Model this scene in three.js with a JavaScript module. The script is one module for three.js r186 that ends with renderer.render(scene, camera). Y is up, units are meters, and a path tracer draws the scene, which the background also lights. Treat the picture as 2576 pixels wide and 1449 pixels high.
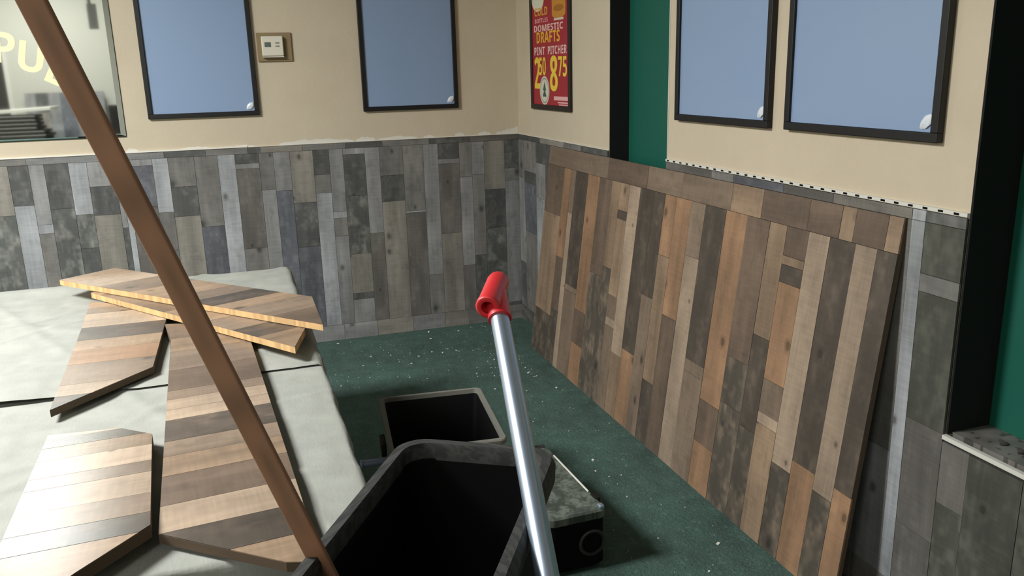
import * as THREE from 'three';
import { mergeGeometries, toCreasedNormals } from 'three/addons/utils/BufferGeometryUtils.js';
import { RoundedBoxGeometry } from 'three/addons/geometries/RoundedBoxGeometry.js';
import { TextGeometry } from 'three/addons/geometries/TextGeometry.js';
import { FontLoader } from 'three/addons/loaders/FontLoader.js';
import { RectAreaLightUniformsLib } from 'three/addons/lights/RectAreaLightUniformsLib.js';

// ---------------------------------------------------------------- camera, light, exposure
const scene = new THREE.Scene();
scene.background = new THREE.Color(0x050505);
const camera = new THREE.PerspectiveCamera(38.0, 2576 / 1449, 0.05, 60);
camera.position.set(-1.7512, 1.6101, 5.1162);
camera.rotation.order = 'YXZ';
camera.rotation.set(-0.253965, -0.31679, -0.026609);
const renderer = new THREE.WebGLRenderer({ antialias: true });
renderer.toneMapping = THREE.LinearToneMapping;
renderer.toneMappingExposure = 1.0;
renderer.shadowMap.enabled = true;
RectAreaLightUniformsLib.init();
// two flush oblong ceiling fixtures (their glowing diffusers are built with the fittings below)
const CEIL = 3.1;
const LAMPS = [
  { x: -3.865, z: 2.76, w: 1.2, d: 0.6, power: 114 },
  { x: -3.865, z: 6.3, w: 1.2, d: 0.6, power: 23 },
];
const LAMP_COLOR = new THREE.Color().setRGB(0.985, 0.99, 0.98);
for (const L of LAMPS) {
  const a = new THREE.RectAreaLight(LAMP_COLOR, L.power, L.w, L.d);
  a.position.set(L.x, CEIL - 0.03, L.z);
  a.rotation.x = -Math.PI / 2;
  a.castShadow = true;
  scene.add(a);
}
// an unseen bar light added above the mirror to put glare on the shiny offcut
const GLARE_BAR = { x: -3.14, y: 2.47, z: 0.09, w: 0.5, h: 0.14, power: 36 };
{
  const a = new THREE.RectAreaLight(new THREE.Color().setRGB(0.9, 0.96, 1.0), GLARE_BAR.power, GLARE_BAR.w, GLARE_BAR.h);
  a.position.set(GLARE_BAR.x, GLARE_BAR.y, GLARE_BAR.z + 0.012); a.rotation.set(0, Math.PI, 0); a.castShadow = true; scene.add(a);
}

// ---------------------------------------------------------------- helpers
let seed = 7;
const rnd = () => { seed = (seed * 1664525 + 1013904223) >>> 0; return seed / 4294967296; };
const rr = (a, b) => a + (b - a) * rnd();
const used = {};
function numbered(n) {
  const k = used[n] = (used[n] === undefined ? 0 : used[n] + 1);
  return k ? `${n}_${String(k).padStart(3, '0')}` : n;
}
function tag(o, label, category, group) {
  o.userData.label = label; o.userData.category = category;
  if (group) o.userData.group = group;
  return o;
}
function shade(o) { o.traverse((m) => { if (m.isMesh) { m.castShadow = true; m.receiveShadow = true; } }); return o; }
function thing(name, label, category, pos = [0, 0, 0], turn = 0, group) {
  const o = new THREE.Group(); o.name = numbered(name); scene.add(o);
  o.position.set(...pos); o.rotation.y = turn;
  return tag(o, label, category, group);
}
function structure(name) { const o = new THREE.Group(); o.name = name; o.userData.kind = 'structure'; scene.add(o); return o; }
function part(name, geo, mat, parent, pos, rot) {
  const m = new THREE.Mesh(geo, mat); m.name = name; parent.add(m);
  if (pos) m.position.set(...pos);
  if (rot) m.rotation.set(...rot);
  m.castShadow = m.receiveShadow = true;
  return m;
}
function sub(name, parent) { const g = new THREE.Group(); g.name = name; parent.add(g); return g; }
function box(x0, x1, y0, y1, z0, z1) {
  const g = new THREE.BoxGeometry(x1 - x0, y1 - y0, z1 - z0); g.translate((x0 + x1) / 2, (y0 + y1) / 2, (z0 + z1) / 2); return g;
}
function rbox(w, h, d, r = 0.004, s = 2) { return new RoundedBoxGeometry(w, h, d, s, r); }
const V = (x, y, z) => new THREE.Vector3(x, y, z);
function tube(a, b, r0, r1 = r0, seg = 24, open = false) {
  const d = b.clone().sub(a), g = new THREE.CylinderGeometry(r1, r0, d.length(), seg, 1, open);
  g.applyQuaternion(new THREE.Quaternion().setFromUnitVectors(V(0, 1, 0), d.clone().normalize()));
  const m = a.clone().add(b).multiplyScalar(0.5); g.translate(m.x, m.y, m.z); return g;
}
function lathe(pts, seg = 40) { return new THREE.LatheGeometry(pts.map((p) => new THREE.Vector2(p[0], p[1])), seg); }

// ---------------------------------------------------------------- procedural textures
function hash(x, y, s) { let h = (x * 374761393 + y * 668265263 + s * 974711) | 0; h = Math.imul(h ^ (h >>> 13), 1274126177); h ^= h >>> 16; return (h >>> 0) / 4294967296; }
function pnoise(x, y, px, py, s) {          // value noise that repeats every px, py cells
  const xi = Math.floor(x), yi = Math.floor(y), fx = x - xi, fy = y - yi;
  const u = fx * fx * (3 - 2 * fx), v = fy * fy * (3 - 2 * fy);
  const a = ((xi % px) + px) % px, b = (a + 1) % px, c = ((yi % py) + py) % py, d = (c + 1) % py;
  const n0 = hash(a, c, s) * (1 - u) + hash(b, c, s) * u, n1 = hash(a, d, s) * (1 - u) + hash(b, d, s) * u;
  return n0 * (1 - v) + n1 * v;
}
function tex(w, h, fn, srgb = true) {
  const data = new Uint8Array(w * h * 4);
  for (let j = 0; j < h; j++) for (let i = 0; i < w; i++) {
    const c = fn(i / w, j / h), k = (j * w + i) * 4;
    data[k] = Math.max(0, Math.min(255, c[0])); data[k + 1] = Math.max(0, Math.min(255, c[1])); data[k + 2] = Math.max(0, Math.min(255, c[2])); data[k + 3] = 255;
  }
  const t = new THREE.DataTexture(data, w, h, THREE.RGBAFormat);
  t.wrapS = t.wrapT = THREE.RepeatWrapping; t.magFilter = THREE.LinearFilter; t.minFilter = THREE.LinearMipmapLinearFilter; t.generateMipmaps = true;
  if (srgb) t.colorSpace = THREE.SRGBColorSpace;
  t.needsUpdate = true; return t;
}
// printed barn-wood: base tone, second tone for worn patches, patchiness, number of knots; one repeat is 0.3 m by 0.9 m, grain upright
const WOOD_W = 0.3, WOOD_H = 0.9;
function woodTexture(base, worn, patch, knots, s) {
  const kn = []; for (let i = 0; i < knots; i++) kn.push([hash(i, 3, s), hash(i, 9, s), 0.02 + 0.03 * hash(i, 5, s)]);
  return tex(192, 576, (u, v) => {
    const warp = (pnoise(u * 4, v * 3, 4, 3, s + 5) - 0.5) * 0.08;
    const uu = u + warp;
    const fib = pnoise(uu * 64, v * 8, 64, 8, s) * 0.6 + pnoise(uu * 28, v * 5, 28, 5, s + 1) * 0.4 - 0.5;
    const band = pnoise(uu * 10, v * 3, 10, 3, s + 2) - 0.5;
    const saw = pnoise(u * 5, v * 190, 5, 190, s + 3) - 0.5;
    let m = pnoise(u * 9, v * 16, 9, 16, s + 4) * 0.6 + pnoise(u * 21, v * 44, 21, 44, s + 6) * 0.4;
    m = Math.max(0, Math.min(1, (m - 0.62 + patch * 0.3) * 2.3));
    const low = pnoise(u * 3, v * 5, 3, 5, s + 8) - 0.5;
    let k = 1 + 0.11 * fib + 0.14 * band + 0.07 * saw + 0.2 * low, kd = 0;
    for (const [x, y, r] of kn) {
      let dx = Math.abs(u - x); dx = Math.min(dx, 1 - dx); let dy = Math.abs(v - y); dy = Math.min(dy, 1 - dy);
      const d = Math.hypot(dx / r, dy * 3 / (r * 1.5)); if (d < 1.6) kd = Math.max(kd, d < 0.7 ? 0.34 : 0.2 * (1.6 - d));
    }
    k *= 1 - kd;
    return [0, 1, 2].map((i) => (base[i] * (1 - m) + worn[i] * m) * k);
  });
}
const TONES = {
  gray: {
    a: [[156, 159, 162], [141, 143, 145], 0.3, 2], b: [[137, 137, 137], [122, 123, 122], 0.35, 2], c: [[120, 118, 114], [105, 104, 101], 0.4, 3],
    d: [[80, 81, 80], [108, 108, 105], 0.55, 1], e: [[90, 92, 99], [112, 113, 117], 0.5, 1], f: [[131, 127, 119], [118, 114, 108], 0.35, 3],
    g: [[100, 96, 92], [113, 110, 105], 0.35, 2], h: [[84, 86, 83], [124, 124, 119], 0.72, 2], k: [[76, 77, 69], [98, 98, 88], 0.6, 2],
  },
  brown: {
    a: [[168, 148, 127], [155, 136, 116], 0.3, 2], b: [[150, 127, 104], [136, 114, 93], 0.35, 3], c: [[153, 120, 92], [138, 110, 86], 0.35, 2],
    d: [[110, 93, 79], [98, 83, 71], 0.4, 2], e: [[82, 73, 64], [104, 91, 79], 0.55, 1], f: [[84, 77, 68], [122, 108, 92], 0.72, 3],
    g: [[127, 110, 94], [113, 98, 83], 0.4, 3],
  },
};
const woodMats = {};
let ts = 11;
for (const fam of Object.keys(TONES)) for (const k of Object.keys(TONES[fam])) {
  const t = woodTexture(...TONES[fam][k], ts += 17);
  for (const [kind, rough] of [['wall', 0.62], ['table', 0.4], ['gloss', 0.26]]) {
    if (kind !== 'wall' && fam === 'gray') continue;
    woodMats[fam + k + kind] = [0.93, 1.0, 1.07].map((v) => {
      const m = new THREE.MeshStandardMaterial({ map: t, roughness: rough, metalness: 0 });
      const q = fam === 'brown' ? v * 0.88 : v; m.color.setRGB(q, q, q); return m;
    });
  }
}
const woodMat = (fam, tone, kind = 'wall') => woodMats[fam + tone + kind][Math.floor(rnd() * 3)];
function woodUV(g, across, along) {         // uv in metres, grain running along the axis 'along', with a random start
  const p = g.attributes.position, uv = g.attributes.uv, a = rnd(), b = rnd();
  for (let i = 0; i < p.count; i++) uv.setXY(i, p[across](i) / WOOD_W + a, p[along](i) / WOOD_H + b);
  return g;
}
const noiseTex = (w, h, cells, c0, c1, s) => tex(w, h, (u, v) => {
  let n = 0, a = 0.5; for (let o = 0; o < 4; o++) { n += a * pnoise(u * cells * 2 ** o, v * cells * 2 ** o, cells * 2 ** o, cells * 2 ** o, s + o); a *= 0.5; }
  n = n / 0.94; return [0, 1, 2].map((i) => c0[i] + (c1[i] - c0[i]) * n);
});
const carpetTex = tex(512, 512, (u, v) => {
  const big = pnoise(u * 5, v * 5, 5, 5, 91) * 0.5 + pnoise(u * 13, v * 13, 13, 13, 92) * 0.5, tuft = hash(Math.floor(u * 512), Math.floor(v * 512), 93);
  const k = 0.78 + 0.3 * big + 0.34 * (tuft - 0.5), dust = Math.max(0, pnoise(u * 60, v * 60, 60, 60, 94) - 0.72) * 70;
  return [69 * k + dust, 96 * k + dust, 88 * k + dust];
});
carpetTex.repeat.set(1, 1);
const carpetBump = tex(256, 256, (u, v) => { const t = 255 * (0.5 * hash(Math.floor(u * 256), Math.floor(v * 256), 5) + 0.5 * pnoise(u * 90, v * 90, 90, 90, 6)); return [t, t, t]; }, false);
const paintTex = noiseTex(256, 256, 6, [199, 186, 163], [207, 194, 171], 31);
const paintBump = tex(256, 256, (u, v) => { const t = 255 * (0.6 * pnoise(u * 70, v * 70, 70, 70, 8) + 0.4 * pnoise(u * 140, v * 140, 140, 140, 9)); return [t, t, t]; }, false);
const canvasTex = noiseTex(256, 256, 7, [141, 143, 136], [159, 161, 153], 61);
const weaveBump = tex(256, 256, (u, v) => { const t = 255 * (0.35 * pnoise(u * 120, v * 30, 120, 30, 3) + 0.35 * pnoise(u * 30, v * 120, 30, 120, 4) + 0.3 * pnoise(u * 9, v * 9, 9, 9, 2)); return [t, t, t]; }, false);
const dustyTex = tex(256, 256, (u, v) => {
  const n = pnoise(u * 12, v * 12, 12, 12, 44) * 0.6 + pnoise(u * 46, v * 46, 46, 46, 45) * 0.4, k = Math.max(0, Math.min(1, (n - 0.4) * 4));
  return [36 + 22 * k, 37 + 22 * k, 36 + 21 * k];
});
const lidTex = tex(256, 256, (u, v) => {
  const n = pnoise(u * 9, v * 9, 9, 9, 144) * 0.6 + pnoise(u * 34, v * 34, 34, 34, 145) * 0.4, k = Math.max(0, Math.min(1, (n - 0.3) * 2.4));
  return [58 + 46 * k, 66 + 46 * k, 58 + 44 * k];
});
const graniteTex = tex(256, 256, (u, v) => {
  const n = pnoise(u * 24, v * 24, 24, 24, 71), b = pnoise(u * 12, v * 12, 12, 12, 72); const k = n > 0.8 ? 0.7 : 1; const t = (112 + 34 * (b - 0.5)) * k;
  return [t, t * 0.97, t * 0.93];
});
const latheTex = tex(128, 512, (u, v) => {
  const f = pnoise(u * 24, v * 6, 24, 6, 81) * 0.6 + pnoise(u * 9, v * 3, 9, 3, 82) * 0.4 - 0.5, k = 1 + 0.35 * f;
  return [146 * k, 107 * k, 83 * k];
});
const plyTex = tex(128, 128, (u, v) => { const k = 1 + 0.25 * (pnoise(u * 30, v * 6, 30, 6, 85) - 0.5); return [196 * k, 160 * k, 112 * k]; });

const std = (hex, roughness = 0.6, extra = {}) => new THREE.MeshStandardMaterial({ color: hex, roughness, metalness: 0, ...extra });
const M = {
  paint: new THREE.MeshStandardMaterial({ map: paintTex, roughness: 0.75, bumpMap: paintBump, bumpScale: 0.0006 }),
  paintGrey: new THREE.MeshStandardMaterial({ color: 0xc3c2b8, roughness: 0.75, bumpMap: paintBump, bumpScale: 0.0006 }),
  plaster: std(0xd9d6cc, 0.9), ceiling: std(0x8d887e, 0.95), dark: std(0x1a1917, 0.8), wallDark: std(0x3d3a35, 0.9),
  carpet: new THREE.MeshStandardMaterial({ map: carpetTex, roughness: 1, bumpMap: carpetBump, bumpScale: 0.004 }),
  black: std(0x08080a, 0.5), blackMatt: new THREE.MeshPhysicalMaterial({ color: 0x060607, roughness: 0.7, specularIntensity: 0.3 }), nearBlack: std(0x070708, 0.85),
  green: std(0x065a4a, 0.6), board: new THREE.MeshPhysicalMaterial({ color: 0x88a0c2, roughness: 0.55, clearcoat: 0.5, clearcoatRoughness: 0.12 }),
  clip: new THREE.MeshPhysicalMaterial({ color: 0xdfe6ee, roughness: 0.35 }),
  backing: std(0x2c2a27, 0.9), core: std(0x574737, 0.85), 
  ply: new THREE.MeshStandardMaterial({ map: plyTex, roughness: 0.75 }),
  canvas: new THREE.MeshStandardMaterial({ map: canvasTex, roughness: 0.95, bumpMap: weaveBump, bumpScale: 0.0008, side: THREE.DoubleSide }),
  white: std(0xe6e4da, 0.5), trimWhite: std(0xd8d6cd, 0.6), chip: std(0xd9ddd4, 0.8),
  dusty: new THREE.MeshStandardMaterial({ map: dustyTex, roughness: 0.75 }),
  lid: new THREE.MeshStandardMaterial({ map: lidTex, roughness: 0.8 }),
  granite: new THREE.MeshStandardMaterial({ map: graniteTex, roughness: 0.4 }),
  steel: new THREE.MeshStandardMaterial({ color: 0xb4c4d8, metalness: 0.85, roughness: 0.34 }),
  red: new THREE.MeshPhysicalMaterial({ color: 0xcf2a31, roughness: 0.45, clearcoat: 0.4, clearcoatRoughness: 0.3 }),
  lath: new THREE.MeshStandardMaterial({ map: latheTex, roughness: 0.6 }),
  mirror: new THREE.MeshStandardMaterial({ color: 0xe4e8e4, metalness: 1, roughness: 0.03 }),
  letter: std(0xf3eec2, 0.5), blue: new THREE.MeshStandardMaterial({ color: 0xb9c8f6, metalness: 0.2, roughness: 0.4 }),
  plate: std(0x8a7757, 0.7), ivory: std(0xdcd8c8, 0.45), lcd: std(0x5f6a66, 0.3), button: std(0x9c988a, 0.5),
  tableWood: std(0x2a1a12, 0.5), glow: new THREE.MeshStandardMaterial({ color: 0xffffff, emissive: 0xfffbf0, emissiveIntensity: 6 }),
  fitting: std(0xbfbdb6, 0.5), bracket: std(0x6f6e69, 0.6),
};
function metreUV(g, a, b, s) { const p = g.attributes.position, uv = g.attributes.uv; for (let i = 0; i < p.count; i++) uv.setXY(i, p['get' + a](i) / s, p['get' + b](i) / s); return g; }

// ---------------------------------------------------------------- room shell
const XL = -6.0, ZF = 7.5, T = 0.16;
const WAINS = 1.22;
{
  const f = structure('floor');
  part('carpet', metreUV(box(XL - T, T, -0.1, 0, -T, ZF + T), 'X', 'Z', 0.6), M.carpet, f);
  const c = structure('ceiling');
  part('ceiling_board', box(XL - T, T, CEIL, CEIL + 0.1, -T, ZF + T), M.ceiling, c);
  const l = structure('wall_left');
  part('plaster', metreUV(box(XL - T, XL, 0, CEIL, 0, ZF), 'Z', 'Y', 0.8), M.paint, l);
  const fr = structure('wall_front');
  part('plaster', metreUV(mergeGeometries([box(XL - T, -4.95, 0, CEIL, ZF, ZF + T), box(-4.4, T, 0, CEIL, ZF, ZF + T), box(-4.95, -4.4, 2.05, CEIL, ZF, ZF + T)]), 'X', 'Y', 0.8), M.paintGrey, fr);
  const d = structure('door_1');
  part('door_leaf', rbox(0.55, 2.05, 0.04, 0.004), M.wallDark, d, [-4.675, 1.025, ZF + 0.1]);
  part('door_handle', tube(V(-4.46, 1.0, ZF + 0.08), V(-4.46, 1.0, ZF + 0.02), 0.012), M.steel, d);
  part('door_frame', mergeGeometries([box(-4.99, -4.94, 0, 2.08, ZF - 0.015, ZF + 0.02), box(-4.41, -4.36, 0, 2.08, ZF - 0.015, ZF + 0.02), box(-4.99, -4.36, 2.04, 2.09, ZF - 0.015, ZF + 0.02)]), M.trimWhite, d);
}
// planks: every strip of the printed barn-wood is a piece of its own
function plank(parent, fam, tone, u0, u1, v0, v1, face, kind = 'wall', flat = false, name = 'plank') {
  const gap = 0.0008, w = u1 - u0 - 2 * gap, h = v1 - v0 - 2 * gap, t = 0.005 + rnd() * 0.0012;
  const g = new THREE.BoxGeometry(w, h, t);
  woodUV(g, flat ? 'getY' : 'getX', flat ? 'getX' : 'getY');
  const m = part(name, g, woodMat(fam, tone, kind), parent);
  face(m, (u0 + u1) / 2, (v0 + v1) / 2, t);
  return m;
}
function column(parent, fam, u0, u1, spec, top, face, bottomMin = 0, name) {
  let y = top;
  for (const s of spec.trim().split(/\s+/)) {
    const tone = s.slice(-1), yb = Math.max(bottomMin, parseFloat(s.slice(0, -1)));
    if (y - yb > 0.004) plank(parent, fam, tone, u0, u1, yb, y, face, 'wall', false, name);
    y = yb;
  }
}
const BACK = [
  [-3.55, '0.8b 0.1c'], [-3.42, '0.9e 0.1a'], [-3.3, '1.0c 0.5a 0.1d'], [-3.18, '0.7f 0.1b'],
  [-3.073, '0.92f 0.1h'], [-2.892, '0.97d 0.1a'], [-2.794, '0.86b 0.81a 0.1c'], [-2.719, '0.94d 0.1h'], [-2.6, '0.9a 0.71h 0.1d'],
  [-2.509, '1.05b 0.89d 0.1f'], [-2.373, '0.81b 0.1d'], [-2.343, '0.1a'], [-2.312, '1.15b 0.92e 0.1g'], [-2.177, '0.88a 0.66c 0.1d'],
  [-2.095, '1.02c 0.85d 0.1f'], [-1.956, '0.78c 0.1e'], [-1.83, '0.1a'], [-1.735, '1.13d 1.1b 0.63g 0.1c'], [-1.603, '0.97c 0.1b'],
  [-1.522, '0.96b 0.1e'], [-1.428, '0.88f 0.61d 0.1e'], [-1.295, '1.04d 0.93c 0.1a'], [-1.202, '0.81b 0.77a 0.66c 0.1b'],
  [-1.12, '1.15b 0.9d 0.54h 0.29f 0.25d 0.1b'], [-0.99, '0.66b 0.1g'], [-0.902, '1.01c 0.85d 0.1f'], [-0.758, '0.78c 0.77a 0.1g'],
  [-0.631, '0.36b 0.1c'], [-0.537, '1.09d 1.06b 0.62g 0.1f'], [-0.402, '0.97c 0.4b 0.1g'], [-0.321, '0.98b 0.46c 0.1d'],
  [-0.241, '0.88f 0.63d 0.1h'], [-0.104, '1.01d 0.93c 0.12b 0.1d'], [0],
];
const wallBack = structure('wall_back');
{
  part('plaster', metreUV(box(XL - T, T, 0, CEIL, -T, 0), 'X', 'Y', 0.8), M.paint, wallBack);
  const w = sub('wainscot', wallBack);
  part('backing_sheet', box(XL, 0, 0, WAINS - 0.002, 0, 0.003), M.backing, w);
  const face = (m, u, v, t) => m.position.set(u, v, 0.003 + t / 2);
  for (let i = 0; i < BACK.length - 1; i++) column(w, 'gray', BACK[i][0], BACK[i + 1][0], BACK[i][1], WAINS - 0.034, face);
  const far = ['0.8b 0.1d', '0.95c 0.1a', '0.6e 0.1b', '0.9d 0.5f 0.1c', '0.1g', '0.75a 0.1h'];
  for (let i = 0; i < 18; i++) column(w, 'gray', XL + i * 0.1361, XL + (i + 1) * 0.1361, far[(i * 5 + (i >> 2)) % 6], WAINS - 0.034, face);
  for (let i = 0; i < 4; i++) { plank(w, 'gray', 'cbdc'[i], XL + i * 0.6, XL + (i + 1) * 0.6, WAINS - 0.034, WAINS, face, 'wall', true); plank(w, 'gray', 'bfcb'[i], XL + i * 0.6, XL + (i + 1) * 0.6, 0, 0.1, face, 'wall', true); }
  const topX = [-3.6, -2.8, -2.34, -2.11, -1.89, -1.66, -1.59, -1.35, -1.1, -0.88, -0.59, -0.33, 0], topT = 'cbbdcdfcdcdg';
  for (let i = 0; i < topT.length; i++) plank(w, 'gray', topT[i], topX[i], topX[i + 1], WAINS - 0.034, WAINS, face, 'wall', true);
  const lowX = [-3.6, -2.4, -1.8, -1.19, -0.98, -0.75, -0.54, -0.38, 0], lowT = 'bcbbfbfc';
  for (let i = 0; i < lowT.length; i++) plank(w, 'gray', lowT[i], lowX[i], lowX[i + 1], 0, 0.1, face, 'wall', true);
  // bare plaster left where old trim was pulled away
  const spots = [[-1.48, -1.05, 0.028], [-1.03, -0.92, 0.03], [-0.9, -0.66, 0.022], [-0.62, -0.55, 0.018], [-0.42, -0.36, 0.026], [-0.27, -0.19, 0.024], [-0.15, -0.005, 0.052], [-2.02, -1.86, 0.018], [-2.3, -2.24, 0.028], [-1.75, -1.62, 0.012]];
  for (const [a, b, h] of spots) {
    const s = new THREE.Shape(); s.moveTo(a, WAINS + 0.004);
    const n = 12; for (let i = 0; i <= n; i++) s.lineTo(a + (b - a) * i / n, WAINS + 0.006 + h * (b > -0.1 ? (0.25 + 0.75 * i / n) : Math.pow(Math.sin(Math.PI * (i + 0.6) / (n + 1.2)), 0.5)) * rr(0.6, 1));
    s.lineTo(b, WAINS + 0.004);
    part('plaster_patch', new THREE.ExtrudeGeometry(s, { depth: 0.0012, bevelEnabled: false }), M.plaster, wallBack);
  }
  const t = structure('trim_1');
  part('cap_strip', box(XL, -1.66, WAINS + 0.003, WAINS + 0.011, 0, 0.011), M.white, t);
  part('caulk_line', box(-1.66, 0, WAINS + 0.002, WAINS + 0.006, 0, 0.006), M.trimWhite, t);
}
const wallRight = structure('wall_right');
const SILL = 0.632, NICHES = [[1.357, 1.936], [3.5, 4.55]], NTOP = 2.35, DEPTHS = [0.102, 0.145];
{
  const b = [];
  const seg = [[-T, NICHES[0][0]], [NICHES[0][1], NICHES[1][0]], [NICHES[1][1], ZF + T]];
  for (const [z0, z1] of seg) b.push(box(0, T + 0.05, 0, CEIL, z0, z1));
  for (const [z0, z1] of NICHES) { b.push(box(0, T + 0.05, 0, SILL - 0.03, z0, z1)); b.push(box(0, T + 0.05, NTOP, CEIL, z0, z1)); }
  part('plaster', metreUV(mergeGeometries(b), 'Z', 'Y', 0.8), M.paint, wallRight);
  part('corner_bead', box(-0.0025, 0.002, WAINS + 0.01, CEIL, NICHES[0][1] - 0.001, NICHES[0][1] + 0.004), M.plaster, wallRight);
  const w = sub('wainscot', wallRight);
  const face = (m, u, v, t) => { m.rotation.y = -Math.PI / 2; m.position.set(-0.003 - t / 2, v, u); };
  const bk = []; bk.push(box(-0.003, 0, 0, WAINS - 0.002, 0.009, NICHES[0][0]), box(-0.003, 0, 0, WAINS - 0.002, NICHES[0][1], NICHES[1][0]), box(-0.003, 0, 0, SILL - 0.01, NICHES[0][0], NICHES[0][1]), box(-0.003, 0, 0, SILL - 0.01, NICHES[1][0], 5.6));
  part('backing_sheet', mergeGeometries(bk), M.backing, w);
  const top = WAINS - 0.03;
  const cols = [[0.01, '0.95c 0.4b 0.1d'], [0.115, '1.0c 0.93d 0.62e 0.1c'], [0.33, '1.07d 0.86b 0.3a 0.1c'], [0.49, '0.75d 0.1g'], [0.61, '0.8d 0.1h'], [0.76, '0.5b 0.1c'], [0.9, '0.8e 0.1b'], [1.05, '0.6c 0.1d'], [1.2, '0.9g 0.1b'], [1.353]];
  for (let i = 0; i < cols.length - 1; i++) column(w, 'gray', cols[i][0], cols[i + 1][0], cols[i][1], top, face);
  for (let i = 0, z = 1.94; i < 9; i++, z += 0.15) column(w, 'gray', z, i === 8 ? 3.32 : z + 0.15, ['0.7b 0.1d', '0.9d 0.1c', '0.5c 0.1b'][i % 3], top, face);
  column(w, 'gray', 3.32, 3.368, '0.1a', top, face, 0);
  column(w, 'gray', 3.368, 3.5, '1.05k 1.0c 0.63k', top, face);
  column(w, 'gray', 3.368, 3.5, '0.3g 0.1g', 0.63, face);
  column(w, 'gray', 3.5, 3.59, '0.43g 0.1k', SILL - 0.022, face);
  for (let i = 0, z = 3.59; i < 12; i++, z += 0.16) column(w, 'gray', z, z + 0.16, ['0.1k', '0.3k 0.1h', '0.25d 0.1k'][i % 3], SILL - 0.022, face);
  for (let i = 0, z = 1.36; i < 4; i++, z += 0.144) column(w, 'gray', z, z + 0.144, ['0.3b 0.1d', '0.1c'][i % 2], SILL - 0.022, face);
  const tx = [0.01, 0.4, 0.78, 1.02, 1.353], tt = 'dfcd'; for (let i = 0; i < 4; i++) plank(w, 'gray', tt[i], tx[i], tx[i + 1], top, WAINS, face, 'wall', true);
  const ux = [1.94, 2.3, 2.45, 2.75, 3.0, 3.32], ut = 'gcegf'; for (let i = 0; i < 5; i++) plank(w, 'gray', ut[i], ux[i], ux[i + 1], top, WAINS, face, 'wall', true);
  plank(w, 'gray', 'a', 3.32, 3.368, top, WAINS, face); plank(w, 'gray', 'd', 3.368, 3.5, top, WAINS, face);
  const lx = [0.01, 0.5, 1.1, 1.9, 2.6, 3.2, 3.9, 4.6, 5.5], lt = 'dcbcfgdc'; for (let i = 0; i < 8; i++) plank(w, 'gray', lt[i], lx[i], lx[i + 1], 0, 0.1, face, 'wall', true);
  // perforated metal trim along the top edge of the boards
  const t = structure('trim_2');
  part('bead_strip', mergeGeometries([box(-0.009, 0, WAINS + 0.002, WAINS + 0.0125, NICHES[0][1], NICHES[1][0]), box(-0.006, 0, WAINS + 0.001, WAINS + 0.005, 0.0, NICHES[0][0])]), M.trimWhite, t);
  const slots = []; for (let z = 1.95; z < 3.48; z += 0.052) slots.push(box(-0.0098, -0.008, WAINS + 0.004, WAINS + 0.0098, z, z + 0.0165));
  const sl = part('slot', mergeGeometries(slots), M.blackMatt, t); sl.userData.kind = 'stuff';
  NICHES.forEach(([z0, z1], i) => {
    const n = structure('window_' + (i + 1)), DEEP = DEPTHS[i];
    part('window_board', box(DEEP, DEEP + 0.02, SILL, NTOP, z0, z1), M.green, n);
    part('reveal', box(0.001, DEEP, SILL, NTOP, z0, z0 + 0.006), M.nearBlack, n);  // reveal faces are coloured near-black
    part('reveal', box(0.001, DEEP, SILL, NTOP, z1 - 0.006, z1), M.nearBlack, n);
    part('reveal', box(0.001, DEEP, NTOP - 0.006, NTOP, z0, z1), M.nearBlack, n);
    part('window_sill', metreUV(box(0.016, DEEP, SILL - 0.03, SILL + 0.004, z0 + 0.006, z1 - 0.006), 'Z', 'X', 0.35), M.granite, n);
    part('sill_gap', box(0.002, 0.016, SILL - 0.03, SILL - 0.012, z0, z1), M.blackMatt, n);
    part('sill_edge', box(-0.011, 0.002, SILL - 0.014, SILL - 0.002, z0, z1), M.trimWhite, n);
  });
}
// flakes of dried filler lying on the near sill
for (const [z, l, lab] of [[3.6, 0.028, 'dark curled paint flake on the grey window sill, nearest the black reveal'], [3.655, 0.024, 'dark curled paint flake on the grey window sill, farther from the black reveal']]) {
  const o = thing('paint_flake', lab, 'paint flake', [0.07, SILL + 0.004, z], 0.4);
  const g = new THREE.TorusGeometry(0.018, 0.005, 6, 14, 2.6); g.rotateX(Math.PI / 2); g.scale(0.7, 0.6, l / 0.024); g.translate(0, 0.003, 0);
  part('flake', g, M.wallDark, o);
}

// ---------------------------------------------------------------- ceiling fittings
LAMPS.forEach((L, i) => {
  const o = thing('ceiling_light', i ? 'oblong flush ceiling light at the front of the room' : 'oblong flush ceiling light above the left side of the covered table', 'ceiling light', [L.x, CEIL, L.z]);
  const a = L.w / 2 + 0.03, b = L.d / 2 + 0.03, t = 0.03;
  part('frame', mergeGeometries([box(-a, a, -0.022, 0, -b, -b + t), box(-a, a, -0.022, 0, b - t, b), box(-a, -a + t, -0.022, 0, -b + t, b - t), box(a - t, a, -0.022, 0, -b + t, b - t)]), M.fitting, o);
  part('diffuser', box(-a + t, a - t, -0.014, -0.004, -b + t, b - t), M.glow, o);
});

{  // made-up fitting for the added glare light, out of view
  const o = thing('added_glare_light', 'bar light added above the lettered mirror to make glare on the shiny offcut', 'wall light', [GLARE_BAR.x, GLARE_BAR.y, 0]);
  part('housing', rbox(GLARE_BAR.w + 0.04, GLARE_BAR.h + 0.04, 0.07, 0.008), M.fitting, o, [0, 0, 0.0355]);
  part('diffuser', rbox(GLARE_BAR.w, GLARE_BAR.h, 0.022, 0.006), M.glow, o, [0, 0, 0.08]);
}
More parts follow.
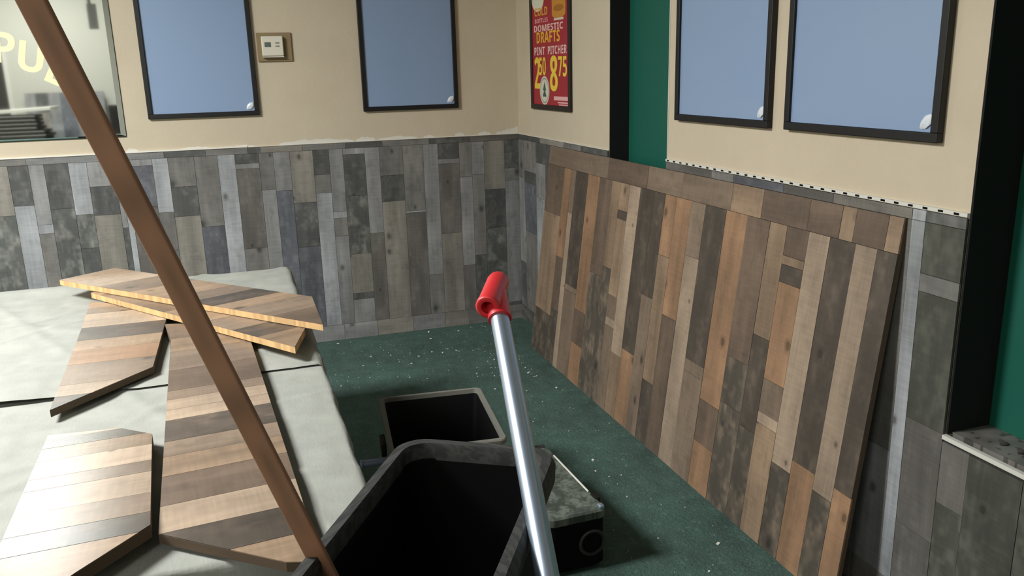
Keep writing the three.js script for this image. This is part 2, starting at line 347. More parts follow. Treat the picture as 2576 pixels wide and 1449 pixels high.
// ---------------------------------------------------------------- framed blue boards
function frameParts(o, w, h, bw, depth, mat) {     // rails in the xy plane, front towards +z
  for (const s of [-1, 1]) {
    part('frame_rail', rbox(w, bw, depth, 0.003), mat, o, [0, s > 0 ? h - bw / 2 : bw / 2, depth / 2]);
    part('frame_rail', rbox(bw, h - 2 * bw + 0.002, depth, 0.003), mat, o, [s * (w - bw) / 2, h / 2, depth / 2]);
  }
}
function blueFrame(label, w, pos, turn) {
  const o = thing('picture_frame', label, 'picture frame', pos, turn, 'black framed blue-grey boards');
  const h = 0.92, bw = 0.026;
  part('backing_board', box(-w / 2 + 0.01, w / 2 - 0.01, 0.01, h - 0.01, 0.002, 0.012), M.board, o);
  frameParts(o, w, h, bw, 0.022, M.black);
  const g = new THREE.IcosahedronGeometry(0.017, 2), p = g.attributes.position;
  for (let i = 0; i < p.count; i++) { const k = 0.8 + 0.45 * pnoise(p.getX(i) * 90 + 9, p.getY(i) * 90 + 5, 64, 64, 17 + Math.round(p.getZ(i) * 100)); p.setXYZ(i, (p.getX(i) + 0.5 * p.getY(i)) * k, p.getY(i) * k * 1.15, p.getZ(i) * 0.3 * k); }
  g.computeVertexNormals();
  part('corner_protector', g, M.clip, o, [w / 2 - bw - 0.022, bw + 0.026, 0.014]);
  return o;
}
blueFrame('black framed blue-grey board between the lettered mirror and the thermostat', 0.592, [-1.869, 1.402, 0.001], 0);
blueFrame('black framed blue-grey board on the back wall nearest the room corner', 0.584, [-0.686, 1.398, 0.001], 0);
blueFrame('narrower black framed blue-grey board on the right wall beside the green recess', 0.634, [-0.001, 1.398, 2.342], -Math.PI / 2);
blueFrame('black framed blue-grey board on the right wall nearest the viewer, shown largest', 0.644, [-0.001, 1.4, 3.07], -Math.PI / 2);

// ---------------------------------------------------------------- drinks poster
{
  const W = 600, H = 910, cv = document.createElement('canvas'); cv.width = W; cv.height = H;
  const c = cv.getContext('2d'), Y = (m) => H - m / 0.91 * H;     // metres above the lower edge
  c.fillStyle = '#a3232f'; c.fillRect(0, 0, W, H);
  c.fillStyle = '#e3d9b8'; c.beginPath(); c.ellipse(110, Y(0.60), 105, 70, 0, 0, 7); c.fill();
  c.fillStyle = '#dfe0c9'; c.beginPath(); c.ellipse(110, Y(0.585), 75, 48, 0, 0, 7); c.fill();
  c.fillStyle = '#c98a2c'; c.fillRect(345, Y(0.72), 210, Y(0.50) - Y(0.72)); c.beginPath(); c.ellipse(450, Y(0.50), 105, 24, 0, 0, 7); c.fill();
  c.fillStyle = '#a86a1c'; c.beginPath(); c.ellipse(450, Y(0.53), 80, 18, 0, 0, 7); c.fill();
  c.fillStyle = '#d7cfc0'; c.fillRect(375, Y(0.478), 150, 12);
  const text = (s, x, m, size, w, col) => { c.fillStyle = col; c.font = `bold ${size}px sans-serif`; c.textAlign = 'left'; c.save(); c.translate(x, Y(m)); c.scale(w / c.measureText(s).width, 1); c.fillText(s, 0, 0); c.restore(); };
  text('COLD', 45, 0.506, 62, 230, '#dca92f'); text('BOTTLES', 50, 0.467, 34, 230, '#e8a7a8');
  c.save(); text('DOMESTIC', 30, 0.418, 50, 490, '#ecc9c2'); c.restore();
  text('DRAFTS', 70, 0.354, 86, 400, '#e9b82c');
  text('PINT', 30, 0.287, 62, 190, '#ecc9c2'); text('PITCHER', 265, 0.287, 62, 305, '#ecc9c2');
  text('2', 25, 0.095, 250, 110, '#f0cf3e'); text('50', 110, 0.172, 140, 125, '#f0cf3e');
  text('8', 290, 0.085, 270, 145, '#f0cf3e'); text('75', 430, 0.165, 150, 145, '#f0cf3e');
  c.fillStyle = '#d9d4c4'; c.beginPath(); c.ellipse(205, Y(0.085), 82, 82, 0, 0, 7); c.fill();
  c.strokeStyle = '#6d7a66'; c.lineWidth = 5; c.beginPath(); c.ellipse(205, Y(0.085), 68, 68, 0, 0, 7); c.stroke();
  c.fillStyle = '#3c5a44'; c.beginPath(); c.moveTo(205, Y(0.135)); c.lineTo(232, Y(0.085)); c.lineTo(214, Y(0.085)); c.lineTo(238, Y(0.05)); c.lineTo(172, Y(0.05)); c.lineTo(196, Y(0.085)); c.lineTo(178, Y(0.085)); c.fill();
  c.fillStyle = '#e9b3b2'; c.fillRect(360, Y(0.055), 225, 22); c.fillRect(420, Y(0.025), 165, 8); c.fillRect(440, Y(0.012), 145, 6);
  const t = new THREE.CanvasTexture(cv); t.colorSpace = THREE.SRGBColorSpace;
  const o = thing('poster', 'narrow-looking red poster with yellow draft beer prices near the corner', 'poster', [-0.001, 1.388, 0.59], -Math.PI / 2);
  const w = 0.612, h = 0.94, g = new THREE.PlaneGeometry(w - 0.05, h - 0.05); g.translate(0, h / 2, 0.009);
  part('backing_board', box(-w / 2 + 0.006, w / 2 - 0.006, 0.006, h - 0.006, 0.001, 0.008), M.dark, o);
  part('print', g, new THREE.MeshStandardMaterial({ map: t, roughness: 0.5 }), o);
  frameParts(o, w, h, 0.029, 0.016, std(0x1c120c, 0.5));
}

// ---------------------------------------------------------------- thermostat
{
  const o = thing('thermostat', 'white thermostat on a tan wall plate between two framed boards', 'thermostat', [-1.468, 1.777, 0]);
  part('wall_plate', rbox(0.19, 0.158, 0.012, 0.003), M.plate, o, [0.012, -0.002, 0.006]);
  part('cover', rbox(0.118, 0.108, 0.03, 0.006, 3), M.ivory, o, [0, 0.003, 0.027]);
  part('lower_lip', rbox(0.118, 0.006, 0.034, 0.0025), M.ivory, o, [0, -0.056, 0.028]);
  part('display', rbox(0.034, 0.026, 0.003, 0.001), M.lcd, o, [-0.026, 0.011, 0.0425]);
  for (const s of [-1, 1]) part('button', rbox(0.022, 0.009, 0.004, 0.0015), M.button, o, [0.026, 0.011 + s * 0.009, 0.0425]);
}

// ---------------------------------------------------------------- lettered mirror
{
  const o = thing('wall_mirror', 'large frameless mirror lettered in cream, at the upper left above the grey boards', 'mirror', [0, 0, 0.001]);
  const x0 = -3.6, x1 = -2.29, y0 = 1.317, y1 = 2.3, bv = 0.026, d = 0.006;
  part('glass', box(x0 + bv, x1 - bv, y0 + bv * 0.3, y1 - bv, 0.0, d), M.mirror, o);
  const strip = (a, b, c, e) => { const g = new THREE.BufferGeometry(); g.setAttribute('position', new THREE.Float32BufferAttribute([...a, ...b, ...c, ...a, ...c, ...e], 3)); g.setAttribute('uv', new THREE.Float32BufferAttribute(new Array(12).fill(0), 2)); g.computeVertexNormals(); return g; };
  part('edge_facet', strip([x1, y0, 0.004], [x1, y1, 0.004], [x1 - bv, y1 - bv, d], [x1 - bv, y0 + bv * 0.3, d]), M.mirror, o);
  part('edge_facet', strip([x0, y0, 0.004], [x1, y0, 0.004], [x1 - bv, y0 + bv * 0.3, d], [x0 + bv, y0 + bv * 0.3, d]), M.mirror, o);
  part('edge', mergeGeometries([box(x0, x1, y0 - 0.004, y0, 0, 0.006), box(x1, x1 + 0.002, y0, y1, 0, 0.004)]), M.dark, o);
  const font = await new FontLoader().loadAsync('fonts/droid/droid_sans_bold.typeface.json');
  for (const [ch, x, y, a] of [['P', -2.808, 1.795, -0.1], ['U', -2.692, 1.745, -0.22], ['B', -2.566, 1.668, -0.5]]) {
    const g = new TextGeometry(ch, { font, size: 0.155, depth: 0.0015, curveSegments: 6 }); g.computeBoundingBox();
    const b = g.boundingBox; g.translate(-(b.min.x + b.max.x) / 2, -(b.min.y + b.max.y) / 2, 0);
    part('letter', g, M.letter, o, [x, y, d + 0.0004], [0, 0, a]);
  }
}

// ---------------------------------------------------------------- covered table
const TX0 = -2.95, TX1 = -1.577, TZ0 = 1.392, TZ1 = 3.72, TY = 0.79;
{
  const o = thing('games_table', 'heavy dark wooden table hidden under the drop cloths', 'table', [(TX0 + TX1) / 2, 0, (TZ0 + TZ1) / 2]);
  const w = TX1 - TX0, l = TZ1 - TZ0;
  part('table_top', rbox(w, 0.06, l, 0.012, 3), M.tableWood, o, [0, TY - 0.03, 0]);
  part('apron', rbox(w - 0.12, 0.2, l - 0.12, 0.006), M.tableWood, o, [0, TY - 0.16, 0]);
  for (const sx of [-1, 1]) for (const sz of [-1, 1]) part('leg', rbox(0.13, TY - 0.26, 0.13, 0.012, 2), M.tableWood, o, [sx * (w / 2 - 0.2), (TY - 0.26) / 2, sz * (l / 2 - 0.25)]);
}
function ridge(x, z, ax, az, off, wdt, h) { const d = x * ax + z * az - off; return h * Math.exp(-d * d / (wdt * wdt)); }
function clothGeometry(x0, x1, z0, z1, nx, nz, lift) {
  const pos = [], uv = [], idx = [];
  const bend = (t, lo, hi) => { let over = 0, c = t; if (t > hi) { over = t - hi; c = hi + Math.min(over, 0.012) * 0.7; } else if (t < lo) { over = lo - t; c = lo - Math.min(over, 0.012) * 0.7; } return [c, over]; };
  for (let j = 0; j <= nz; j++) for (let i = 0; i <= nx; i++) {
    const u = x0 + (x1 - x0) * i / nx, v = z0 + (z1 - z0) * j / nz;
    const uu = u + (j === 0 || j === nz ? 0 : 0), [cx, ox] = bend(uu, TX0 - 0.004, TX1 + 0.008), [cz, oz] = bend(v, TZ0 - 0.006, TZ1 + 0.006);
    const n1 = pnoise(u * 2.3 + 20, v * 2.3 + 20, 64, 64, 5) - 0.5, n2 = pnoise(u * 6 + v * 3 + 20, v * 7 - u * 2 + 20, 64, 64, 6) - 0.5, n3 = pnoise(u * 19 + v * 7 + 40, v * 15 - u * 9 + 40, 128, 128, 7) - 0.5;
    let h = 0.0052 + 0.004 * n1 + 0.003 * n2 + 0.0016 * n3;
    h += ridge(u, v, 0.5, 0.87, 0.5, 0.03, 0.006) + ridge(u, v, 0.62, 0.78, 0.1, 0.014, 0.005) + ridge(u, v, 0.7, 0.71, -0.35, 0.016, 0.005) + ridge(u, v, 0.1, 0.99, 1.75, 0.02, 0.005) + ridge(u, v, -0.9, 0.44, 3.1, 0.02, 0.004) + ridge(u, v, -0.35, 0.94, 2.75, 0.02, 0.004) + ridge(u, v, 0.8, 0.6, 0.16, 0.02, 0.003) + ridge(u, v, 0.3, 0.95, 2.35, 0.015, 0.003) + ridge(u, v, -0.2, 0.98, 3.7, 0.018, 0.005);
    h = Math.max(0.0015, h);
    const edge = Math.max(ox, oz);
    let y = TY + h + lift(u, v);
    let px = cx, pz = cz;
    if (edge > 0) { y = TY + h - Math.max(0, ox + oz - 0.008); const f = Math.min(1, edge / 0.06); px += (ox > 0 ? Math.sign(u + 2.2) * 0.008 * f * (1 + Math.sin(v * 22)) : 0); pz += (oz > 0 ? Math.sign(v - 2.5) * 0.01 * f * (1 + Math.sin(u * 24 + 1)) : 0); }
    pos.push(px, y, pz); uv.push(u / 0.35, v / 0.35);
  }
  for (let j = 0; j < nz; j++) for (let i = 0; i < nx; i++) { const a = j * (nx + 1) + i, b = a + 1, c = a + nx + 1, d = c + 1; idx.push(a, c, b, b, c, d); }
  const g = new THREE.BufferGeometry(); g.setAttribute('position', new THREE.Float32BufferAttribute(pos, 3)); g.setAttribute('uv', new THREE.Float32BufferAttribute(uv, 2)); g.setIndex(idx); g.computeVertexNormals(); return g;
}
const smooth = (a, b, t) => { t = Math.max(0, Math.min(1, (t - a) / (b - a))); return t * t * (3 - 2 * t); };
const pocket = (u, v) => -0.0 * Math.exp(-((u + 2.72) ** 2 + (v - 1.55) ** 2) / 0.012);
{
  const near = new THREE.Mesh(clothGeometry(TX0 - 0.16, TX1 + 0.1, 2.64, TZ1 + 0.1, 140, 120, () => 0), M.canvas);
  near.name = numbered('drop_cloth'); scene.add(shade(near)); tag(near, 'cream canvas drop cloth over the near half of the table, under the far cloth', 'drop cloth');
  const far = new THREE.Mesh(clothGeometry(TX0 - 0.16, TX1 + 0.1, TZ0 - 0.16, 2.76, 150, 150, (u, v) => 0.006 + 0.014 * smooth(2.3, 2.7, v) * smooth(-2.1, -2.5, u) + 0.018 * Math.exp(-((v - 1.46) ** 2) / 0.006) * smooth(-2.15, -2.35, u) - 0.006 * smooth(2.5, 2.3, v) * 0.3), M.canvas);
  far.name = numbered('drop_cloth'); scene.add(shade(far)); tag(far, 'cream canvas drop cloth over the far half of the table, lapping the near cloth', 'drop cloth');
}

// ---------------------------------------------------------------- offcuts of brown plank-print board
function clip(poly, nx, nz, d, keep) {       // keep the side where keep * (p.n - d) >= 0
  const out = [], f = (p) => keep * (p[0] * nx + p[1] * nz - d);
  for (let i = 0; i < poly.length; i++) {
    const a = poly[i], b = poly[(i + 1) % poly.length], fa = f(a), fb = f(b);
    if (fa >= 0) out.push(a);
    if ((fa > 0 && fb < 0) || (fa < 0 && fb > 0)) { const t = fa / (fa - fb); out.push([a[0] + (b[0] - a[0]) * t, a[1] + (b[1] - a[1]) * t]); }
  }
  return out;
}
function area2(p) { let s = 0; for (let i = 0; i < p.length; i++) { const a = p[i], b = p[(i + 1) % p.length]; s += a[0] * b[1] - b[0] * a[1]; } return s; }
function prism(poly, y0, y1, dir) {          // flat-sided slab, uv in metres with the grain along dir
  const p = area2(poly) < 0 ? poly : poly.slice().reverse(), pos = [], uv = [], a = rnd(), b = rnd();
  const T2 = (x, y, z) => { pos.push(x, y, z); uv.push((-x * dir[1] + z * dir[0]) / WOOD_W + a, (x * dir[0] + z * dir[1]) / WOOD_H + b); };
  for (let i = 1; i < p.length - 1; i++) { for (const k of [0, i, i + 1]) T2(p[k][0], y1, p[k][1]); for (const k of [0, i + 1, i]) T2(p[k][0], y0, p[k][1]); }
  for (let i = 0; i < p.length; i++) { const q = p[i], r = p[(i + 1) % p.length]; for (const [s, y] of [[q, y1], [q, y0], [r, y0], [q, y1], [r, y0], [r, y1]]) T2(s[0], y, s[1]); }
  const g = new THREE.BufferGeometry(); g.setAttribute('position', new THREE.Float32BufferAttribute(pos, 3)); g.setAttribute('uv', new THREE.Float32BufferAttribute(uv, 2)); g.computeVertexNormals(); return g;
}
function inset(poly, m) {                     // pull the outline in a little for the print layer
  const cx = poly.reduce((s, p) => s + p[0], 0) / poly.length, cz = poly.reduce((s, p) => s + p[1], 0) / poly.length;
  return poly.map(([x, z]) => { const d = Math.hypot(x - cx, z - cz); return [x - (x - cx) / d * m, z - (z - cz) / d * m]; });
}
function offcut(label, poly, y0, thick, dir, cuts, tones, edge, tilt, kind = 'table') {
  const cx = poly.reduce((s, p) => s + p[0], 0) / poly.length, cz = poly.reduce((s, p) => s + p[1], 0) / poly.length;
  const o = thing('board_offcut', label, 'board', [cx, y0, cz], 0);
  if (tilt) o.rotation.set(tilt[0], 0, tilt[1]);
  const q = poly.map(([x, z]) => [x - cx, z - cz]);
  part('core', prism(q, 0, thick - 0.0015, dir), edge, o);
  const n = [-dir[1], dir[0]];              // across the strips
  let rest = inset(q, 0.0006);
  const all = [...cuts.map(([x, z]) => (x - cx) * n[0] + (z - cz) * n[1]), Infinity];
  for (let i = 0; i < all.length; i++) {
    let strip = rest;
    if (i > 0) strip = clip(strip, n[0], n[1], all[i - 1] + 0.0006, 1);
    if (all[i] < Infinity) strip = clip(strip, n[0], n[1], all[i] - 0.0006, -1);
    if (strip.length < 3 || Math.abs(area2(strip)) < 2e-5) continue;
    part('plank', prism(strip, thick - 0.0015, thick + rnd() * 0.0003, dir), woodMat('brown', tones[i % tones.length], kind), o);
  }
  return shade(o);
}
const unit = (x, z) => { const l = Math.hypot(x, z); return [x / l, z / l]; };
offcut('near middle board offcut, longest on the cloth, whose corner points at the black bin', [[-2.02, 2.22], [-1.8, 2.3], [-1.755, 2.51], [-1.686, 3.69], [-1.682, 3.835], [-1.735, 3.817], [-1.945, 3.642], [-1.99, 2.419]], TY + 0.017, 0.019, unit(1, -0.1),
  [[-2.0, 2.41], [-2.0, 2.55], [-1.989, 2.725], [-1.979, 2.895], [-1.975, 2.96], [-1.971, 3.032], [-1.967, 3.101], [-1.959, 3.228], [-1.954, 3.311], [-1.948, 3.408], [-1.941, 3.538], [-1.8, 3.63], [-1.8, 3.74]], 'dbgdgaaegbdaeb', M.core);
offcut('left board offcut tapering to a dark lower edge, its far end under two others', [[-2.3, 1.8], [-2.05, 2.0], [-2.017, 2.144], [-2.023, 2.674], [-2.242, 2.922], [-2.275, 2.2]], TY + 0.019, 0.019, unit(1, 0.02),
  [[-2.279, 1.907], [-2.28, 1.99], [-2.262, 2.169], [-2.261, 2.321], [-2.258, 2.431], [-2.255, 2.565], [-2.255, 2.742], [-2.249, 2.829]], 'bgaebcgae', M.core);
offcut('shiny board offcut nearest the viewer at lower left, catching the light', [[-2.219, 3.08], [-2.065, 3.104], [-1.988, 3.178], [-1.955, 3.644], [-2.058, 3.767], [-2.11, 3.84], [-2.19, 3.84]], TY + 0.026, 0.024, unit(1, -0.02),
  [[-2.1, 3.11], [-2.205, 3.17], [-2.198, 3.246], [-2.184, 3.34], [-2.19, 3.4], [-2.181, 3.506], [-2.175, 3.593], [-2.169, 3.668]], 'aebagageb', M.core, [-0.034, 0.012], 'gloss');
offcut('lower of the two crossed board strips with raw edges, laid across the others', [[-2.3, 1.757], [-1.634, 2.723], [-1.589, 2.545], [-2.12, 1.76], [-2.22, 1.7]], TY + 0.0405, 0.021, unit(1, -0.45),
  [[-2.1, 1.74], [-2.0, 2.0], [-1.93, 2.12], [-1.8, 2.3], [-1.72, 2.44], [-1.66, 2.55]], 'bgdbgeb', M.ply);
offcut('upper of the two crossed board strips with raw edges, topmost of the pile', [[-2.429, 1.589], [-2.25, 1.45], [-1.538, 2.252], [-1.54, 2.605]], TY + 0.064, 0.021, unit(1, -0.45),
  [[-2.3, 1.62], [-2.15, 1.72], [-2.0, 1.84], [-1.87, 2.0], [-1.83, 2.1], [-1.77, 2.2], [-1.7, 2.28], [-1.62, 2.42]], 'bagbgebgdb', M.ply);

// ---------------------------------------------------------------- big leaning sheet on the right
const SHEET = [
  [0.605, '0.83d 0.26b 0f'], [0.851, '0.61c 0.31d 0f'], [0.957, '0.87g 0a'], [1.015, '0.49e 0.46g 0g'], [1.175, '0.39c 0.21d 0c'], [1.316, '0.62d 0f'], [1.461, '0.68b 0f'],
  [1.553, '0.97b 0.93e 0.56b 0.45g 0.41a 0g'], [1.652, '0.30a 0b'], [1.757, '0.35e 0c'], [1.883, '0.64e 0g'], [1.984, '0.84c 0.28b 0e'], [2.081, '0.60c 0d'], [2.199, '0.88g 0a'],
  [2.306, '0.48e 0.43g 0g'], [2.448, '0.36c 0.19d 0c'], [2.584, '0.58d 0.40f 0f'], [2.719, '0.70b 0.36e 0f'], [2.813, '1.00d 0.97b 0.91e 0.57c 0.45g 0.41a 0b'],
  [2.925, '0.31a 0f'], [3.025, '0.36e 0c'], [3.138, '0.31a 0f'], [3.227, '0.36e 0c'], [3.305],
];
{
  const H = 1.2, lean = Math.atan2(0.14, 1.165), zc = 1.955;
  const o = thing('wall_sheet', 'large brown plank-print sheet leaning against the right wall', 'board', [-0.16, 0, zc], -Math.PI / 2);
  o.rotation.order = 'YXZ'; o.rotation.x = -lean;       // local x runs along the wall, local y up the sheet
  part('core', box(0.605 - zc, 3.305 - zc, 0.001, H - 0.001, -0.016, -0.004), M.core, o);
  const face = (m, u, v, t) => m.position.set(u - zc, v, -0.004 + t / 2);
  for (let i = 0; i < SHEET.length - 1; i++) column(o, 'brown', SHEET[i][0], SHEET[i + 1][0], SHEET[i][1], 1.098, face);
  const tx = [0.605, 1.4, 1.81, 2.11, 2.47, 2.66, 2.91, 3.06, 3.12, 3.25, 3.305], tt = 'gdggbddbdb';
  for (let i = 0; i < tt.length; i++) plank(o, 'brown', tt[i], tx[i], tx[i + 1], 1.098, H, face, 'wall', true);
}

// ---------------------------------------------------------------- black bins
function outline(w, l, r, n = 6) {
  const p = []; for (const [sx, sz, a0] of [[1, 1, 0], [-1, 1, 90], [-1, -1, 180], [1, -1, 270]]) for (let i = 0; i <= n; i++) { const a = (a0 + 90 * i / n) * Math.PI / 180; p.push([sx * (w / 2 - r) + r * Math.cos(a), sz * (l / 2 - r) + r * Math.sin(a)]); }
  return p;
}
function loft(rings, capFirst, capLast) {     // rings: [w, l, r, y]
  const pos = [], uv = [], idx = [], O = rings.map((r) => outline(r[0], r[1], r[2])), n = O[0].length;
  let acc = 0;
  O.forEach((o, k) => { if (k) acc += Math.hypot(rings[k][3] - rings[k - 1][3], (rings[k][0] - rings[k - 1][0]) / 2) + 0.002; let s = 0; o.forEach((p, i) => { if (i) s += Math.hypot(p[0] - o[i - 1][0], p[1] - o[i - 1][1]); pos.push(p[0], rings[k][3], p[1]); uv.push(s / 0.25, acc / 0.25); }); });
  for (let k = 0; k < O.length - 1; k++) for (let i = 0; i < n; i++) { const a = k * n + i, b = k * n + (i + 1) % n, c = a + n, d = b + n; idx.push(a, c, b, b, c, d); }
  if (capLast) { const k = (O.length - 1) * n, m = pos.length / 3; pos.push(0, rings[O.length - 1][3], 0); uv.push(0, 0); for (let i = 0; i < n; i++) idx.push(k + i, m, k + (i + 1) % n); }
  if (capFirst) { const m = pos.length / 3; pos.push(0, rings[0][3], 0); uv.push(0, 0); for (let i = 0; i < n; i++) idx.push(i, (i + 1) % n, m); }
  const g = new THREE.BufferGeometry(); g.setAttribute('position', new THREE.Float32BufferAttribute(pos, 3)); g.setAttribute('uv', new THREE.Float32BufferAttribute(uv, 2)); g.setIndex(idx); g.computeVertexNormals();
  return toCreasedNormals(g, 0.6);
}
{
  const o = thing('trash_can', 'tall black plastic trash can with a dusty rolled rim, holding the wooden lath', 'trash can', [-1.506, 0, 3.94], -0.548);
  const w = 0.31, l = 0.56;
  part('can_body', loft([[w - 0.11, l - 0.14, 0.05, 0.0], [w - 0.036, l - 0.036, 0.05, 0.9], [w - 0.05, l - 0.05, 0.05, 0.9], [w - 0.124, l - 0.154, 0.045, 0.012]], true, true), M.blackMatt, o);
  part('rim', loft([[w - 0.036, l - 0.036, 0.05, 0.885], [w, l, 0.06, 0.89], [w + 0.002, l + 0.002, 0.06, 0.918], [w - 0.012, l - 0.012, 0.055, 0.93], [w - 0.045, l - 0.045, 0.045, 0.93], [w - 0.052, l - 0.052, 0.042, 0.92], [w - 0.05, l - 0.05, 0.05, 0.89]], false, false), M.dusty, o);
}
{
  const o = thing('storage_bin', 'low black rectangular bin with a dusty pale rim, behind the trash can', 'bin', [-1.12, 0, 2.28], -0.1);
  const w = 0.41, l = 0.52;
  part('bin_body', loft([[w - 0.07, l - 0.07, 0.02, 0.0], [w - 0.026, l - 0.026, 0.02, 0.36], [w - 0.036, l - 0.036, 0.018, 0.36], [w - 0.08, l - 0.08, 0.016, 0.01]], true, true), M.black, o);
  part('rim', loft([[w - 0.026, l - 0.026, 0.02, 0.352], [w, l, 0.028, 0.354], [w, l, 0.028, 0.368], [w - 0.006, l - 0.006, 0.026, 0.372], [w - 0.036, l - 0.036, 0.018, 0.372], [w - 0.038, l - 0.038, 0.018, 0.355]], false, false), std(0x77776f, 0.8), o);
  part('side_bracket', rbox(0.02, 0.05, 0.1, 0.005), M.dusty, o, [-w / 2 - 0.006, 0.27, -0.03]);
  part('handle', mergeGeometries([tube(V(-w / 2 + 0.02, 0.25, 0.06), V(-w / 2 - 0.085, 0.25, 0.06), 0.012), lathe([[0, 0], [0.014, 0], [0.014, 0.012], [0, 0.012]], 20).rotateZ(Math.PI / 2).translate(-w / 2 - 0.084, 0.25, 0.06)].map((g) => g.index ? g.toNonIndexed() : g)), M.blue, o);
}
{
  const o = thing('tool_case', 'flat black tool case with a dusty grey lid, on the carpet beside the trash can', 'tool case', [-0.815, 0, 2.61], 0.03);
  const w = 0.2, l = 0.5, h = 0.215;
  part('case_body', loft([[w - 0.03, l - 0.03, 0.02, 0.004], [w, l, 0.025, 0.02], [w, l, 0.025, h - 0.03]], true, true), M.blackMatt, o);
  part('lid', metreUV(loft([[w + 0.008, l + 0.008, 0.026, h - 0.03], [w + 0.008, l + 0.008, 0.026, h - 0.006], [w - 0.004, l - 0.004, 0.022, h]], true, true), 'X', 'Z', 0.25), M.lid, o);
  part('edge_strip', rbox(0.006, 0.006, 0.3, 0.002), M.trimWhite, o, [w / 2 - 0.006, h + 0.001, -0.02]);
  part('latch', rbox(0.022, 0.018, 0.04, 0.004), M.black, o, [w / 2 + 0.002, h - 0.006, 0.165]);
  part('latch', rbox(0.018, 0.014, 0.024, 0.005, 3), M.steel, o, [w / 2 - 0.012, h + 0.004, l / 2 - 0.012]);
  part('carry_handle', tube(V(w / 2 - 0.05, h - 0.02, -l / 2 - 0.02), V(w / 2 - 0.005, h - 0.02, -l / 2 - 0.02), 0.022), M.dusty, o);
  const ring = new THREE.TorusGeometry(0.042, 0.006, 8, 32); part('round_badge', ring, M.dusty, o, [0.05, 0.1, l / 2 + 0.001]);
}

// ---------------------------------------------------------------- lath, pipe and red tee
{
  const a = V(-1.413, 0.05, 3.913), b = V(-2.03, 1.985, 4.074), d = b.clone().sub(a), L = d.length();
  const o = thing('wooden_lath', 'long thin brown wooden lath standing in the trash can, leaning left', 'lath', a.toArray());
  const g = rbox(0.031, L, 0.011, 0.003); g.translate(0, L / 2, 0); metreUV(g, 'X', 'Y', 0.3);
  const y = d.clone().normalize(), z = V(-0.35, 0, 1).sub(y.clone().multiplyScalar(V(-0.35, 0, 1).dot(y))).normalize(), x = y.clone().cross(z);
  const m = part('strip', g, M.lath, o); m.quaternion.setFromRotationMatrix(new THREE.Matrix4().makeBasis(x, y, z));
}
{
  const up = V(0.072, 0.275, -0.432).normalize(), foot = V(-1.368, 0.878, 4.083);
  const t0 = (0.012 - foot.y) / up.y, A = foot.clone().addScaledVector(up, t0), E = V(-1.296, 1.153, 3.651).addScaledVector(up, 0.035).add(V(-0.004, 0.02, 0));
  const o = thing('steel_pipe', 'galvanised steel pipe with a red tee fitting, leaning over the trash can rim', 'pipe', A.toArray());
  const e = E.clone().sub(A), r = 0.0178;
  part('pipe', tube(V(0, 0, 0), e.clone().addScaledVector(up, -0.03), r, r, 40), M.steel, o);
  const ax = V(-0.0495, -0.024, 0.088).normalize(), q = new THREE.Quaternion().setFromUnitVectors(V(0, 1, 0), ax), tee = sub('tee_fitting', o);
  const c1 = e.clone().addScaledVector(up, -0.062), R = 0.0225;
  part('collar', tube(c1, e, R, R, 36), M.red, tee);
  const cross = lathe([[0.0125, 0.066], [0.0125, -0.036], [0, -0.036], [0, -0.046], [R * 0.7, -0.046], [R * 0.93, -0.041], [R, -0.032], [R, 0.054], [R * 1.05, 0.056], [R * 1.05, 0.066], [R * 0.9, 0.069], [0.0125, 0.068]].reverse(), 40);
  const k = e.clone().addScaledVector(up, 0.012); cross.applyQuaternion(q); cross.translate(k.x, k.y, k.z); part('cross_tube', cross, M.red, tee);
}

// ---------------------------------------------------------------- paint and plaster crumbs on the carpet
{
  const N = 300, g = new THREE.BoxGeometry(1, 1, 1), im = new THREE.InstancedMesh(g, M.chip, N), m = new THREE.Matrix4(), q = new THREE.Quaternion(), e = new THREE.Euler();
  im.name = 'plaster_crumbs';
  for (let i = 0; i < N; i++) {
    let x, z; const k = rnd();
    if (k < 0.5) { x = rr(-1.5, -0.2); z = rr(0.06, 0.9); } else if (k < 0.66) { x = -0.3 - Math.abs(rr(-1, 1) * rr(0, 0.35)); z = 0.75 + rr(-0.3, 0.35); } else { const t = rnd(); z = 0.5 + 3.2 * t; x = rr(-0.62, -0.19); }
    const s = 0.002 + 0.008 * Math.pow(rnd(), 5);
    e.set(rr(-0.3, 0.3), rr(0, 6.28), rr(-0.3, 0.3)); q.setFromEuler(e);
    m.compose(V(x, 0.002, z), q, V(s * rr(0.8, 2), 0.002, s)); im.setMatrixAt(i, m);
  }
  im.userData.kind = 'stuff'; tag(im, 'white plaster and paint crumbs scattered on the green carpet', 'debris'); im.castShadow = true; scene.add(im);
}

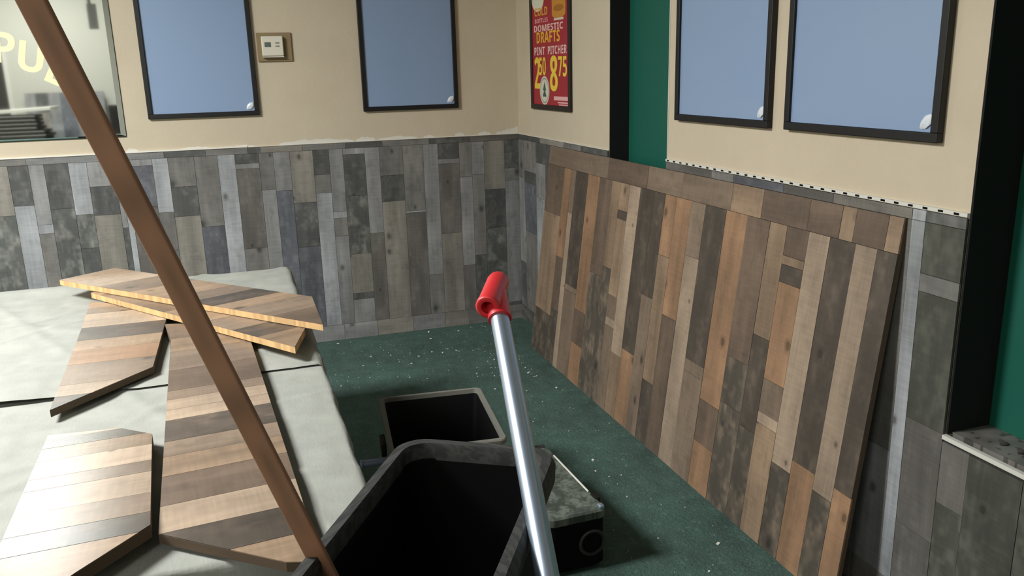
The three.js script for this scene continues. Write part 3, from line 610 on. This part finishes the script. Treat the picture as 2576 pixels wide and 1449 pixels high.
// ---------------------------------------------------------------- what the mirror shows from the front of the room
{
  const sheet = thing('wall_sheet', 'grey plank-print sheet standing against the far wall, seen in the mirror', 'board', [-3.74, 0, 7.24], Math.PI);
  sheet.rotation.order = 'YXZ'; sheet.rotation.x = -0.12;
  part('core', box(-0.47, 0.47, 0, 1.5, -0.016, -0.004), M.core, sheet);
  const face = (m, u, v, t) => m.position.set(u, v, -0.004 + t / 2);
  const c = [[-0.47, '0.6b 0c'], [-0.3, '1.2c 0b'], [-0.12, '0.9e 0f'], [0.06, '1.1b 0a'], [0.2, '1.25d 0f'], [0.34, '0.8b 0c'], [0.47]];
  for (let i = 0; i < 6; i++) column(sheet, 'gray', c[i][0], c[i + 1][0], c[i][1], 1.5, face);
  const tb = thing('work_table', 'work table carrying a stack of dark sheets, seen in the mirror', 'table', [-4.2, 0, 6.4]);
  part('table_top', rbox(1.1, 0.04, 0.7, 0.006), M.tableWood, tb, [0, 0.84, 0]);
  for (const sx of [-1, 1]) for (const sz of [-1, 1]) part('leg', rbox(0.05, 0.82, 0.05, 0.006), M.tableWood, tb, [sx * 0.48, 0.41, sz * 0.29]);
  let y = 0.86;
  const ORDER = ['lowest', 'second from the bottom', 'third from the bottom', 'fourth from the bottom', 'middle one', 'fourth from the top', 'third from the top', 'second from the top', 'top dark one'];
  for (let i = 0; i < 10; i++) {
    const o = thing('dark_sheet', i < 9 ? `dark pale-edged sheet, ${ORDER[i]} in the mirrored stack` : 'pale sheet on top of the dark stack seen in the mirror', 'sheet', [-4.16 + (i < 9 ? (i < 5 ? 0.03 : -0.06) + rr(-0.02, 0.02) : 0.02), y, 6.4], rr(-0.06, 0.06), i < 9 ? 'dark sheets stacked on the work table' : undefined);
    const w = i < 9 ? 0.66 : 0.88;
    if (i === 9) o.rotation.z = 0.05;
    const lift = i === 9 ? 0.024 : 0;
    part('sheet_body', rbox(w, 0.034, 0.5, 0.003), i < 9 ? M.dark : M.white, o, [0, 0.017 + lift, 0]);
    if (i < 9) part('edge_band', rbox(w - 0.02, 0.006, 0.004, 0.001), M.trimWhite, o, [0, 0.026, -0.25]);
    y += 0.0445;
  }
  const br = thing('ceiling_bracket', 'dark grey bracket hanging from the ceiling, seen at the top of the mirror', 'bracket', [-3.12, 2.2, 6.0]);
  part('pole', tube(V(0, 0.25, 0), V(0, CEIL - 2.2, 0), 0.02), M.bracket, br);
  part('plate', rbox(0.1, 0.28, 0.03, 0.006), M.bracket, br, [0.02, 0.14, 0]);
  const ch = thing('bar_stool', 'dark backed bar stool seen at the right edge of the mirror', 'stool', [-2.96, 0, 6.3], Math.PI);
  part('seat', rbox(0.38, 0.06, 0.38, 0.02, 3), M.dark, ch, [0, 0.76, 0]);
  part('backrest', rbox(0.34, 0.36, 0.04, 0.015, 3), M.dark, ch, [0, 1.15, -0.18]);
  for (const sx of [-1, 1]) { part('back_post', rbox(0.03, 0.5, 0.03, 0.006), M.dark, ch, [sx * 0.15, 1.0, -0.18]); for (const sz of [-1, 1]) part('leg', rbox(0.035, 0.74, 0.035, 0.006), M.dark, ch, [sx * 0.16, 0.37, sz * 0.16]); }
}
renderer.render(scene, camera);
